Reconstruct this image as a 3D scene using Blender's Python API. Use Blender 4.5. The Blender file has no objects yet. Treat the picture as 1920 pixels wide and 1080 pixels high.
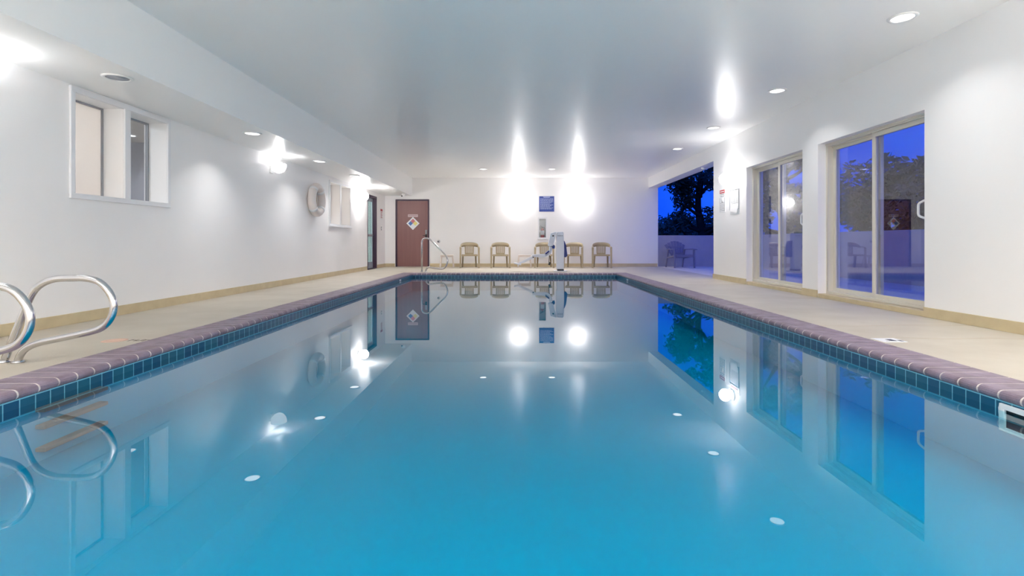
import bpy, bmesh, math, random
from mathutils import Vector, Matrix, Euler
random.seed(7)
SC = bpy.context.scene
COL = SC.collection
PI = math.pi

# ------------------------------------------------------------------ camera
cam = bpy.data.objects.new('camera', bpy.data.cameras.new('camera'))
COL.objects.link(cam)
cam.location = (0, 0, 0.75)
cam.rotation_euler = (PI/2, 0, 0)
cam.data.sensor_width = 36
cam.data.lens = 18.0
cam.data.shift_x = -8/1920
cam.data.shift_y = -85/1920
cam.data.clip_end = 300
SC.camera = cam

# ------------------------------------------------------------------ colour management, sky
SC.view_settings.view_transform = 'Standard'
SC.view_settings.look = 'None'
SC.view_settings.exposure = 1.87
SC.view_settings.gamma = 1
SC.view_settings.use_curve_mapping = False
SC.cycles.use_denoising = True
SC.cycles.max_bounces = 14
SC.cycles.diffuse_bounces = 9
SC.cycles.glossy_bounces = 5
SC.cycles.transparent_max_bounces = 24
SC.cycles.sample_clamp_indirect = 6
SC.cycles.caustics_reflective = False
SC.cycles.caustics_refractive = False

SCONCE_L = 19.0      # radiance of the opal globes
CAN_L = 0.9           # radiance of the recessed lens itself
CAN_W = 1.6           # watts thrown downwards by each recessed light

W = bpy.data.worlds.new('dusk_sky'); SC.world = W; W.use_nodes = True
nt = W.node_tree; nt.nodes.clear()
wo = nt.nodes.new('ShaderNodeOutputWorld'); bg = nt.nodes.new('ShaderNodeBackground')
tc = nt.nodes.new('ShaderNodeTexCoord'); nz = nt.nodes.new('ShaderNodeTexNoise')
nz.inputs['Scale'].default_value = 5.0; nz.inputs['Detail'].default_value = 5
rp = nt.nodes.new('ShaderNodeValToRGB')
rp.color_ramp.elements[0].position = 0.38; rp.color_ramp.elements[0].color = (0.002, 0.05, 0.6, 1)
rp.color_ramp.elements[1].position = 0.66; rp.color_ramp.elements[1].color = (0.012, 0.095, 0.75, 1)
nt.links.new(tc.outputs['Generated'], nz.inputs['Vector'])
nt.links.new(nz.outputs['Fac'], rp.inputs['Fac'])
nt.links.new(rp.outputs['Color'], bg.inputs['Color'])
bg.inputs['Strength'].default_value = 0.43
nt.links.new(bg.outputs[0], wo.inputs[0])

PANEL_L = 7.0        # radiance of the ceiling panels added to brighten room and panes

# ------------------------------------------------------------------ materials
def s2l(c):
    return tuple(((v/255)/12.92 if v/255 <= 0.04045 else ((v/255+0.055)/1.055)**2.4) for v in c)
def mat(name, rgb, rough=0.5, metal=0.0, spec=0.5, noise=None, bump=None, lin=False):
    m = bpy.data.materials.new(name); m.use_nodes = True
    n = m.node_tree; b = n.nodes['Principled BSDF']
    c = rgb if lin else s2l(rgb)
    b.inputs['Base Color'].default_value = (*c, 1)
    b.inputs['Roughness'].default_value = rough
    b.inputs['Metallic'].default_value = metal
    b.inputs['Specular IOR Level'].default_value = spec
    if noise or bump:
        t = n.nodes.new('ShaderNodeTexCoord')
    if noise:          # (scale, other colour)
        sc, c2 = noise
        z = n.nodes.new('ShaderNodeTexNoise'); z.inputs['Scale'].default_value = sc; z.inputs['Detail'].default_value = 5
        r = n.nodes.new('ShaderNodeMixRGB')
        r.inputs[1].default_value = (*c, 1); r.inputs[2].default_value = (*(c2 if lin else s2l(c2)), 1)
        rr = n.nodes.new('ShaderNodeMapRange'); rr.inputs[1].default_value = 0.35; rr.inputs[2].default_value = 0.7
        n.links.new(t.outputs['Object'], z.inputs['Vector'])
        n.links.new(z.outputs['Fac'], rr.inputs[0]); n.links.new(rr.outputs[0], r.inputs[0])
        n.links.new(r.outputs[0], b.inputs['Base Color'])
    if bump:           # (scale, strength)
        z = n.nodes.new('ShaderNodeTexNoise'); z.inputs['Scale'].default_value = bump[0]; z.inputs['Detail'].default_value = 3
        bp = n.nodes.new('ShaderNodeBump'); bp.inputs['Strength'].default_value = bump[1]; bp.inputs['Distance'].default_value = 0.01
        n.links.new(t.outputs['Object'], z.inputs['Vector']); n.links.new(z.outputs['Fac'], bp.inputs['Height'])
        n.links.new(bp.outputs[0], b.inputs['Normal'])
    return m
def emis(name, rgb, strength):
    m = bpy.data.materials.new(name); m.use_nodes = True; n = m.node_tree; n.nodes.clear()
    o = n.nodes.new('ShaderNodeOutputMaterial'); e = n.nodes.new('ShaderNodeEmission')
    e.inputs[0].default_value = (*rgb, 1); e.inputs[1].default_value = strength
    n.links.new(e.outputs[0], o.inputs[0]); return m
def schlick(n, f0, power=5.0):
    lw = n.nodes.new('ShaderNodeLayerWeight'); lw.inputs['Blend'].default_value = 0.5
    p = n.nodes.new('ShaderNodeMath'); p.operation = 'POWER'; p.inputs[1].default_value = power
    a = n.nodes.new('ShaderNodeMath'); a.operation = 'MULTIPLY_ADD'; a.inputs[1].default_value = 1-f0; a.inputs[2].default_value = f0
    n.links.new(lw.outputs['Facing'], p.inputs[0]); n.links.new(p.outputs[0], a.inputs[0]); return a, lw
def glass_mat(name, tint=(0.95, 0.97, 0.97), f0=0.06, rough=0.0, frost=0.0, frost_rgb=(0.8, 0.8, 0.8)):
    m = bpy.data.materials.new(name); m.use_nodes = True; n = m.node_tree; n.nodes.clear()
    o = n.nodes.new('ShaderNodeOutputMaterial'); mx = n.nodes.new('ShaderNodeMixShader')
    t = n.nodes.new('ShaderNodeBsdfTransparent'); t.inputs[0].default_value = (*tint, 1)
    g = n.nodes.new('ShaderNodeBsdfGlossy'); g.inputs['Roughness'].default_value = rough
    a, _ = schlick(n, f0); body = t
    if frost:
        d = n.nodes.new('ShaderNodeBsdfTranslucent'); d.inputs[0].default_value = (*frost_rgb, 1)
        d2 = n.nodes.new('ShaderNodeBsdfDiffuse'); d2.inputs[0].default_value = (*frost_rgb, 1)
        q = n.nodes.new('ShaderNodeMixShader'); q.inputs[0].default_value = 0.4
        n.links.new(d.outputs[0], q.inputs[1]); n.links.new(d2.outputs[0], q.inputs[2])
        m2 = n.nodes.new('ShaderNodeMixShader'); m2.inputs[0].default_value = frost
        n.links.new(t.outputs[0], m2.inputs[1]); n.links.new(q.outputs[0], m2.inputs[2]); body = m2
    n.links.new(a.outputs[0], mx.inputs[0]); n.links.new(body.outputs[0], mx.inputs[1]); n.links.new(g.outputs[0], mx.inputs[2])
    n.links.new(mx.outputs[0], o.inputs[0]); return m

def water_mat():
    m = bpy.data.materials.new('pool_water_surface'); m.use_nodes = True; n = m.node_tree; n.nodes.clear()
    o = n.nodes.new('ShaderNodeOutputMaterial'); mx = n.nodes.new('ShaderNodeMixShader')
    t = n.nodes.new('ShaderNodeBsdfTransparent'); t.inputs[0].default_value = (0.7, 0.96, 1.0, 1)
    g = n.nodes.new('ShaderNodeBsdfGlossy'); g.inputs['Roughness'].default_value = 0.004
    c = n.nodes.new('ShaderNodeTexCoord'); z = n.nodes.new('ShaderNodeTexNoise')
    z.inputs['Scale'].default_value = 0.9; z.inputs['Detail'].default_value = 1
    bp = n.nodes.new('ShaderNodeBump'); bp.inputs['Strength'].default_value = 0.01; bp.inputs['Distance'].default_value = 0.01
    n.links.new(c.outputs['Object'], z.inputs['Vector']); n.links.new(z.outputs['Fac'], bp.inputs['Height'])
    n.links.new(bp.outputs[0], g.inputs['Normal'])
    a, _ = schlick(n, 0.008, 3.8)
    n.links.new(a.outputs[0], mx.inputs[0]); n.links.new(t.outputs[0], mx.inputs[1]); n.links.new(g.outputs[0], mx.inputs[2])
    n.links.new(mx.outputs[0], o.inputs[0]); return m
def water_body_mat():
    m = bpy.data.materials.new('turbid_turquoise_water'); m.use_nodes = True; n = m.node_tree; n.nodes.clear()
    o = n.nodes.new('ShaderNodeOutputMaterial'); b = n.nodes.new('ShaderNodeMixShader'); b.inputs[0].default_value = 0.85
    t = n.nodes.new('ShaderNodeBsdfTransparent'); t.inputs[0].default_value = (0.45, 0.80, 0.86, 1)
    d = n.nodes.new('ShaderNodeBsdfDiffuse'); d.inputs[0].default_value = (0.0, 0.30, 0.48, 1)
    n.links.new(t.outputs[0], b.inputs[1]); n.links.new(d.outputs[0], b.inputs[2])
    n.links.new(b.outputs[0], o.inputs[0]); return m

def tile_mat():
    m = mat('glazed_tile', (10, 80, 115), 0.35)
    n = m.node_tree; b = n.nodes['Principled BSDF']
    u = n.nodes.new('ShaderNodeUVMap'); br = n.nodes.new('ShaderNodeTexBrick')
    br.offset = 0.0; br.inputs['Scale'].default_value = 1.0
    br.inputs['Brick Width'].default_value = 0.0866; br.inputs['Row Height'].default_value = 0.0866
    br.inputs['Mortar Size'].default_value = 0.0035; br.inputs['Mortar Smooth'].default_value = 0.2
    br.inputs['Color1'].default_value = (*s2l((6, 74, 112)), 1); br.inputs['Color2'].default_value = (*s2l((14, 92, 118)), 1)
    br.inputs['Mortar'].default_value = (*s2l((120, 185, 205)), 1)
    n.links.new(u.outputs[0], br.inputs['Vector']); n.links.new(br.outputs['Color'], b.inputs['Base Color'])
    return m
def wood_mat(name, c1, c2):
    m = mat(name, c1, 0.42); n = m.node_tree; b = n.nodes['Principled BSDF']
    t = n.nodes.new('ShaderNodeTexCoord'); mp = n.nodes.new('ShaderNodeMapping'); mp.inputs['Scale'].default_value = (30, 30, 1.2)
    z = n.nodes.new('ShaderNodeTexNoise'); z.inputs['Scale'].default_value = 1.0; z.inputs['Detail'].default_value = 6
    r = n.nodes.new('ShaderNodeMixRGB'); r.inputs[1].default_value = (*s2l(c1), 1); r.inputs[2].default_value = (*s2l(c2), 1)
    n.links.new(t.outputs['Object'], mp.inputs[0]); n.links.new(mp.outputs[0], z.inputs['Vector'])
    n.links.new(z.outputs['Fac'], r.inputs[0]); n.links.new(r.outputs[0], b.inputs['Base Color']); return m

M = dict(
    paint = mat('white_wall_paint', (249, 247, 246), 0.42, noise=(1.3, (246, 245, 245)), bump=(55, 0.05), spec=0.3),
    ceil = mat('white_ceiling_paint', (249, 249, 248), 0.30, bump=(45, 0.04), spec=0.6),
    deck = mat('cream_deck_coating', (198, 189, 174), 0.55, noise=(2.2, (188, 178, 162)), bump=(90, 0.15)),
    board = mat('tan_baseboard_paint', (210, 194, 158), 0.45, noise=(7, (200, 183, 148))),
    brick = mat('purple_brown_coping_brick', (148, 132, 148), 0.55, noise=(9, (118, 102, 112)), bump=(120, 0.25)),
    mortar = mat('pale_mortar', (232, 220, 214), 0.8, noise=(14, (196, 184, 182))),
    tile = tile_mat(), water = water_mat(), wbody = water_body_mat(),
    plaster = mat('turquoise_pool_plaster', (0.0, 0.35, 0.55), 0.7, lin=True),
    steel = mat('polished_stainless', (205, 205, 208), 0.16, 1.0),
    step = mat('brown_step_tread', (134, 104, 92), 0.6),
    whitepl = mat('white_plastic', (236, 236, 236), 0.35),
    trimw = mat('white_trim_paint', (240, 240, 242), 0.32),
    grey = mat('grey_plastic', (150, 152, 158), 0.4),
    black = mat('black_plastic', (18, 18, 22), 0.4),
    alu = mat('beige_aluminium_frame', (224, 218, 206), 0.4),
    glass = glass_mat('door_glass', (0.90, 0.92, 0.95), f0=0.13),
    wglass = glass_mat('window_glass', (0.85, 0.87, 0.9), f0=0.06),
    frost = glass_mat('frosted_glass', (0.85, 0.85, 0.85), f0=0.05, rough=0.2, frost=0.72, frost_rgb=(0.95, 0.90, 0.86)),
    dglass = glass_mat('corridor_door_glass', (0.7, 0.85, 0.85), f0=0.06),
    doorwood = wood_mat('reddish_brown_door_veneer', (146, 102, 98), (126, 84, 82)),
    dframe = mat('dark_plum_metal_frame', (62, 40, 62), 0.45),
    opal = emis('lit_opal_glass', (1.0, 0.98, 0.985), SCONCE_L),
    opal_soft = emis('lit_opal_glass_lower_wattage', (1.0, 0.975, 0.97), SCONCE_L*0.68),
    bulb = emis('lit_bulb', (1.0, 0.98, 0.985), SCONCE_L*2.0),
    bowl = emis('glowing_opal_bowl', (1.0, 0.985, 0.985), 0.45),
    canlit = emis('lit_recessed_lens', (1.0, 0.975, 0.94), CAN_L),
    panel = emis('added_panel_glow', (0.96, 0.98, 1.0), PANEL_L),  # glow of the added fill panels
    lens_off = mat('unlit_lens', (170, 174, 184), 0.25),
    resin = mat('tan_resin', (172, 156, 126), 0.42, noise=(6, (162, 146, 118))),
    resinw = mat('pale_resin', (216, 204, 196), 0.42),
    resinb = mat('grey_weathered_resin', (128, 124, 146), 0.5),
    foam = mat('off_white_foam_vinyl', (238, 228, 222), 0.4),
    rope = mat('tan_rope', (196, 176, 150), 0.8),
    navy = mat('navy_blue_plastic', (16, 44, 120), 0.4),
    liftw = mat('white_powder_coat', (226, 230, 238), 0.3),
    blue = mat('blue_sign_face', (58, 82, 160), 0.4),
    bluel = mat('pale_blue_lettering', (176, 188, 226), 0.5),
    red = mat('red_print', (176, 26, 36), 0.45),
    fadedred = mat('faded_red_paint', (224, 188, 168), 0.65),
    fadedblack = mat('worn_dark_paint', (120, 108, 96), 0.7),
    yellow = mat('yellow_print', (240, 226, 140), 0.45),
    palered = mat('faded_red_print', (214, 120, 130), 0.45),
    paleblue = mat('faded_blue_print', (84, 124, 190), 0.45),
    dblue = mat('blue_print', (52, 98, 180), 0.45),
    paper = mat('white_sign_paper', (238, 238, 240), 0.4),
    ink = mat('grey_ink', (84, 86, 94), 0.6),
    dark = mat('painted_mouth_shade', (12, 16, 24), 0.6),  # dark colour painting the shade inside the skimmer mouth
    parap = mat('pale_parapet_stucco', (180, 178, 190), 0.7, noise=(3, (170, 168, 182))),
    slab = mat('patio_concrete', (232, 222, 212), 0.75, noise=(2, (220, 210, 202))),
    annexwall = mat('grey_blue_room_paint', (176, 180, 194), 0.5),
    annexlite = mat('cream_room_paint', (226, 222, 216), 0.5),
    bark = mat('dark_bark', (62, 48, 42), 0.9, noise=(8, (44, 34, 30))),
    leaf = mat('dark_evergreen_leaf', (66, 70, 44), 0.6, noise=(1.5, (96, 82, 56))),
    leafb = mat('olive_leaf', (84, 82, 52), 0.6, noise=(1.5, (112, 92, 60))),
    soil = mat('dark_soil', (46, 48, 36), 0.95),
)

# ------------------------------------------------------------------ mesh builder
class MB:
    def __init__(s): s.v = []; s.f = []; s.mi = []; s.uv = {}; s.sm = []
    def add(s, vs, fs, mi=0, smooth=False):
        o = len(s.v); s.v += [tuple(v) for v in vs]
        for f in fs: s.f.append(tuple(i+o for i in f)); s.mi.append(mi); s.sm.append(smooth)
        return s
    def box(s, x0, x1, y0, y1, z0, z1, mi=0):
        vs = [(x0,y0,z0),(x1,y0,z0),(x1,y1,z0),(x0,y1,z0),(x0,y0,z1),(x1,y0,z1),(x1,y1,z1),(x0,y1,z1)]
        return s.add(vs, [(0,3,2,1),(4,5,6,7),(0,1,5,4),(1,2,6,5),(2,3,7,6),(3,0,4,7)], mi)
    def obox(s, c, size, rot=(0,0,0), mi=0):
        R = Euler(rot).to_matrix(); c = Vector(c); hx, hy, hz = [q/2 for q in size]
        vs = [c + R @ Vector((x*hx, y*hy, z*hz)) for z in (-1,1) for x, y in ((-1,-1),(1,-1),(1,1),(-1,1))]
        return s.add(vs, [(0,3,2,1),(4,5,6,7),(0,1,5,4),(1,2,6,5),(2,3,7,6),(3,0,4,7)], mi)
    def bar(s, p0, p1, w0, d0, w1=None, d1=None, up=(0,1,0), mi=0):
        """rectangular bar from p0 to p1, widths w (side) and depth d (along up)"""
        w1 = w0 if w1 is None else w1; d1 = d0 if d1 is None else d1
        p0, p1 = Vector(p0), Vector(p1); t = (p1-p0).normalized(); u = Vector(up)
        u = (u - t*u.dot(t)).normalized(); r = t.cross(u)
        vs = []
        for p, w, d in ((p0, w0, d0), (p1, w1, d1)):
            for a, b in ((-1,-1),(1,-1),(1,1),(-1,1)): vs.append(p + r*a*w/2 + u*b*d/2)
        return s.add(vs, [(0,3,2,1),(4,5,6,7),(0,1,5,4),(1,2,6,5),(2,3,7,6),(3,0,4,7)], mi)
    def tube(s, pts, r, n=12, mi=0, closed=False, flat=1.0):
        pts = [Vector(p) for p in pts]; N = len(pts)
        rs = r if isinstance(r, (list, tuple)) else [r]*N
        rings = []; prev = None
        for i, p in enumerate(pts):
            a = pts[(i-1) % N] if (closed or i > 0) else p; b = pts[(i+1) % N] if (closed or i < N-1) else p
            t = (b-a).normalized()
            if prev is None:
                ref = Vector((0,0,1)) if abs(t.z) < 0.9 else Vector((0,1,0)); u = (ref - t*ref.dot(t)).normalized()
            else: u = (prev - t*prev.dot(t)).normalized()
            prev = u; w = t.cross(u)
            rings.append([p + (u*math.cos(2*PI*k/n)*flat + w*math.sin(2*PI*k/n))*rs[i] for k in range(n)])
        vs = [v for R in rings for v in R]; fs = []
        for i in range(N if closed else N-1):
            j = (i+1) % N
            for k in range(n): fs.append((i*n+k, i*n+(k+1) % n, j*n+(k+1) % n, j*n+k))
        s.add(vs, fs, mi, True)
        if not closed: s.add(rings[0], [tuple(reversed(range(n)))], mi); s.add(rings[-1], [tuple(range(n))], mi)
        return s
    def cyl(s, p0, p1, r0, r1=None, n=20, mi=0): return s.tube([p0, p1], [r0, r0 if r1 is None else r1], n, mi)
    def lathe(s, prof, n=28, o=(0,0,0), axis='z', mi=0, smooth=True):
        vs = []; o = Vector(o)
        for r, h in prof:
            for k in range(n):
                a = 2*PI*k/n; c, q = r*math.cos(a), r*math.sin(a)
                vs.append(o + Vector({'z': (c,q,h), 'x': (h,c,q), 'y': (q,h,c)}[axis]))
        fs = []
        for i in range(len(prof)-1):
            for k in range(n): fs.append((i*n+k, i*n+(k+1) % n, (i+1)*n+(k+1) % n, (i+1)*n+k))
        s.add(vs, fs, mi, smooth)
        if prof[0][0] > 1e-4: s.add(vs[:n], [tuple(reversed(range(n)))], mi)
        if prof[-1][0] > 1e-4: s.add(vs[-n:], [tuple(range(n))], mi)
        return s
    def prism(s, poly, y0, y1, mi=0, axis='y'):
        n = len(poly)
        f = (lambda a, b, h: (a, h, b)) if axis == 'y' else ((lambda a, b, h: (h, a, b)) if axis == 'x' else (lambda a, b, h: (a, b, h)))
        vs = [f(a, b, y0) for a, b in poly] + [f(a, b, y1) for a, b in poly]
        fs = [tuple(range(n)), tuple(reversed(range(n, 2*n)))] + [(i, i+n, (i+1) % n+n, (i+1) % n) for i in range(n)]
        return s.add(vs, fs, mi)
    def uvquad(s, vs, uvs, mi=0):
        s.add(vs, [(0,1,2,3)], mi); s.uv[len(s.f)-1] = uvs; return s
    def build(s, name, mats, parent=None, bevel=0, loc=None, merge=True, recalc=True):
        me = bpy.data.meshes.new(name); me.from_pydata(s.v, [], s.f)
        mats = mats if isinstance(mats, (list, tuple)) else [mats]
        for m in mats: me.materials.append(m)
        for p, mi, sm in zip(me.polygons, s.mi, s.sm): p.material_index = mi; p.use_smooth = sm
        if s.uv:
            ul = me.uv_layers.new(name='UVMap')
            for fi, uvs in s.uv.items():
                for li, q in zip(me.polygons[fi].loop_indices, uvs): ul.data[li].uv = q
        elif recalc:
            b = bmesh.new(); b.from_mesh(me)
            if merge: bmesh.ops.remove_doubles(b, verts=b.verts, dist=1e-5)
            bmesh.ops.recalc_face_normals(b, faces=b.faces); b.to_mesh(me); b.free()
        o = bpy.data.objects.new(name, me); COL.objects.link(o)
        if parent: o.parent = parent
        if loc: o.location = loc
        if bevel:
            bv = o.modifiers.new('bevel', 'BEVEL'); bv.width = bevel; bv.segments = 2; bv.limit_method = 'ANGLE'
        return o
def tag(o, label=None, cat=None, group=None, kind=None):
    if label: o['label'] = label
    if cat: o['category'] = cat
    if group: o['group'] = group
    if kind: o['kind'] = kind
    return o
def thing(name, label, cat, loc=(0,0,0), rz=0, group=None, kind=None):
    o = bpy.data.objects.new(name, None); COL.objects.link(o); o.location = loc; o.rotation_euler = (0,0,rz)
    o.empty_display_size = 0.2
    return tag(o, label, cat, group, kind)
def dup(root, loc, rz=0, label=None, scale=None):
    r = root.copy(); COL.objects.link(r); r.location = loc; r.rotation_euler = (0,0,rz)
    if label: r['label'] = label
    if scale: r.scale = scale
    def rec(a, b):
        for ch in [c for c in list(bpy.data.objects) if c.parent == a]:
            c = ch.copy(); COL.objects.link(c); c.parent = b; rec(ch, c)
    rec(root, r); return r
def catmull(P, k=6, closed=False):
    P = [Vector(p) for p in P]; N = len(P); out = []
    g = (lambda i: P[i % N]) if closed else (lambda i: P[max(0, min(N-1, i))])
    for i in range(N if closed else N-1):
        a, b, c, d = g(i-1), g(i), g(i+1), g(i+2)
        for j in range(k):
            t = j/k
            out.append(0.5*((2*b)+(c-a)*t+(2*a-5*b+4*c-d)*t*t+(3*b-a-3*c+d)*t**3))
    if not closed: out.append(P[-1])
    return out
def rounded(P, r, k=6):
    """polyline with rounded corners"""
    P = [Vector(p) for p in P]; out = [P[0]]
    for i in range(1, len(P)-1):
        a, b, c = P[i-1], P[i], P[i+1]; rr = r if not isinstance(r, (list, tuple)) else r[i-1]
        p = b + (a-b).normalized()*min(rr, (a-b).length*0.49); q = b + (c-b).normalized()*min(rr, (c-b).length*0.49)
        for j in range(k+1):
            t = j/k; out.append(p*(1-t)**2 + b*2*t*(1-t) + q*t*t)
    out.append(P[-1]); return out

# ------------------------------------------------------------------ dimensions (metres; deck = 0, camera at origin)
XL, XR = -4.10, 4.13          # inner faces of the long walls
XLo, XRo = -4.36, 4.43        # outer faces
YB, YF = 16.0, -3.6           # far wall, wall behind the camera
ZC, ZS, XS = 2.78, 2.21, -3.26  # ceiling, soffit underside, soffit face
ZW = -0.095                   # water
PX0, PX1, PY0, PY1 = -2.545, 2.46, 0.62, 12.5   # pool walls
CO = 0.27                     # coping width
BAY = (10.72, YB)             # open bay in the right wall
BAYH = 2.46
D1, D2 = (7.39, 9.19), (5.18, 7.01)   # sliding doors (near to far)
DH = 2.095
W1, W2 = (4.69, 6.05), (11.2, 12.64)
WZ1, WZ2 = (1.16, 2.195), (1.13, 2.13)
GD = (14.1, 15.02)            # glazed door at the far left

def holed_wall(mb, x0, x1, y0, y1, z0, z1, holes):
    """wall with constant x range, holes = (ya, yb, za, zb)"""
    ys = sorted({y0, y1, *[h[0] for h in holes], *[h[1] for h in holes]})
    for a, b in zip(ys, ys[1:]):
        cols = [h for h in holes if h[0] < (a+b)/2 < h[1]]
        z = z0
        for h in sorted(cols, key=lambda q: q[2]):
            if h[2] > z + 1e-6: mb.box(x0, x1, a, b, z, h[2])
            z = max(z, h[3])
        if z < z1 - 1e-6: mb.box(x0, x1, a, b, z, z1)
    return mb

# ------------------------------------------------------------------ shell
fw1 = (W1[0]+0.06, W1[1]-0.06, WZ1[0]+0.05, WZ1[1]-0.06)
wl = holed_wall(MB(), XLo, XL, YF, YB+0.3, -0.3, 3.0, [
    (W1[0]+0.05, 5.34, WZ1[0]+0.05, WZ1[1]-0.05), (5.42, W1[1]-0.05, WZ1[0]+0.05, WZ1[1]-0.05),
    (W2[0]+0.04, 11.88, WZ2[0]+0.04, WZ2[1]-0.04), (11.95, W2[1]-0.04, WZ2[0]+0.04, WZ2[1]-0.04),
    (GD[0], GD[1], -0.3, 2.09)])
tag(wl.build('wall_left', M['paint']), 'long white wall on the left with two recessed window pairs', 'wall', kind='structure')
wr = holed_wall(MB(), XR, XRo, YF, YB, -0.3, 3.0, [
    (D2[0], D2[1], -0.3, DH), (D1[0], D1[1], -0.3, DH), (BAY[0], BAY[1], -0.3, BAYH)])
tag(wr.build('wall_right', M['paint']), 'white wall on the right with sliding doors and open bay', 'wall', kind='structure')
# far wall; the fire cabinet sits in a niche of it
NI = (0.71, 0.93, 0.90, 1.50)
wb = MB()
for x0, x1, z0, z1 in ((XL, NI[0], -0.3, ZC), (NI[1], XRo, -0.3, ZC), (NI[0], NI[1], -0.3, NI[2]), (NI[0], NI[1], NI[3], ZC)):
    wb.box(x0, x1, YB, YB+0.25, z0, z1)
wb.box(NI[0], NI[1], YB+0.15, YB+0.25, NI[2], NI[3])
tag(wb.build('wall_back', M['paint']), 'white far wall behind the row of chairs', 'wall', kind='structure')
tag(MB().box(XL, XR, YF-0.2, YF, -0.3, 3.0).build('wall_front', M['paint']), 'white wall behind the camera', 'wall', kind='structure')
tag(MB().box(XLo, XRo, YF-0.2, YB+0.25, ZC, 3.02).build('ceiling', M['ceil']), 'flat semi-gloss white ceiling over the pool', 'ceiling', kind='structure')
tag(MB().box(XL, XS, YF, YB, ZS, ZC).build('trim_1', M['ceil']), 'boxed white soffit running along the left wall', 'soffit', kind='structure')

ox0, ox1, oy0, oy1 = PX0-CO, PX1+CO, PY0-CO, PY1+CO
fl = MB()
fl.box(XL, ox0, YF, YB, -0.3, 0); fl.box(ox1, XR, YF, YB, -0.3, 0)
for a, b in (D2, D1, BAY): fl.box(XR, XRo, a, b, -0.3, 0)
fl.box(ox0, ox1, YF, oy0, -0.3, 0); fl.box(ox0, ox1, oy1, YB, -0.3, 0)
fl.box(XLo, XL, GD[0], GD[1], -0.3, 0)
tag(fl.build('floor', M['deck']), 'cream coated pool deck', 'floor', kind='structure')

# thin control joints / cracks in the right deck
jt = MB()
for pts in ([(2.75, 4.62), (3.1, 4.60), (3.5, 4.66), (4.12, 4.63)], [(2.75, 6.9), (3.3, 6.93), (4.12, 6.91)], [(2.75, 9.1), (4.12, 9.12)], [(3.0, 4.05), (3.35, 3.98), (3.7, 4.02), (4.1, 3.96)]):
    for a, b in zip(pts, pts[1:]): jt.bar((a[0], a[1], 0.0008), (b[0], b[1], 0.0008), 0.006, 0.001, up=(0,0,1))
tag(jt.build('deck_cracks', mat('hairline_crack', (190, 172, 148), 0.8)), 'fine hairline cracks across the right-hand deck', 'crack', kind='structure')

bb = MB(); bh, bt = 0.10, 0.014
bb.box(XL, XL+bt, YF, GD[0]-0.05, 0, bh); bb.box(XL, XL+bt, GD[1]+0.05, YB, 0, bh)
tag(bb.build('baseboard_left', M['board'], bevel=0.003), 'tan baseboard along the left wall', 'baseboard', kind='structure')
bb = MB()
bb.box(XR-bt, XR, YF, D2[0], 0, bh); bb.box(XR-bt, XR, D2[1], D1[0], 0, bh); bb.box(XR-bt, XR, D1[1], BAY[0], 0, bh)
bb.box(XR-bt, XR+0.1, BAY[0], BAY[0]+bt, 0, bh)
tag(bb.build('baseboard_right', M['board'], bevel=0.003), 'tan baseboard along the right wall', 'baseboard', kind='structure')
bb = MB(); bb.box(XL+bt, -3.79, YB-bt, YB, 0, bh); bb.box(-2.70, XR+0.28, YB-bt, YB, 0, bh)
tag(bb.build('baseboard_back', M['board'], bevel=0.003), 'tan baseboard along the far wall', 'baseboard', kind='structure')

# ------------------------------------------------------------------ pool
ba = MB(); dp = -1.25
ba.box(PX0-0.2, PX1+0.2, PY0-0.2, PY1+0.2, dp-0.1, dp)
ba.box(PX0-0.2, PX0, PY0-0.2, PY1+0.2, dp, -0.052); ba.box(PX1, PX1+0.2, PY0-0.2, PY1+0.2, dp, -0.052)
ba.box(PX0, PX1, PY0-0.2, PY0, dp, -0.052); ba.box(PX0, PX1, PY1, PY1+0.2, dp, -0.052)
tag(ba.build('pool_basin', M['plaster'], merge=False), 'pale plastered pool basin', 'pool', kind='structure')
tl = MB(); e = 0.006; zt0, zt1 = -0.135, -0.045
def tq(a, b):
    L = (Vector(b)-Vector(a)).length
    tl.uvquad([(a[0], a[1], zt0), (b[0], b[1], zt0), (b[0], b[1], zt1), (a[0], a[1], zt1)], [(0, 0.002), (L, 0.002), (L, 0.002+zt1-zt0), (0, 0.002+zt1-zt0)])
tq((PX0+e, PY0+e), (PX0+e, PY1-e)); tq((PX0+e, PY1-e), (PX1-e, PY1-e)); tq((PX1-e, PY1-e), (PX1-e, PY0+e)); tq((PX1-e, PY0+e), (PX0+e, PY0+e))
tag(tl.build('trim_2', M['tile']), 'band of dark teal waterline tiles with pale grout', 'tile band', kind='structure')
wm = MB(); wm.add([(PX0+e, PY0+e, ZW), (PX1-e, PY0+e, ZW), (PX1-e, PY1-e, ZW), (PX0+e, PY1-e, ZW)], [(0,1,2,3)])
wat = tag(wm.build('pool_water', M['water'], recalc=False), 'still turquoise pool water', 'water', kind='structure')
wm = MB(); q_ = 0.32; wm.add([(PX0+e, PY0+e, ZW-q_), (PX1-e, PY0+e, ZW-q_), (PX1-e, PY1-e, ZW-q_), (PX0+e, PY1-e, ZW-q_)], [(0,1,2,3)])
wm.build('water_body', M['wbody'], wat, recalc=False)

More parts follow.
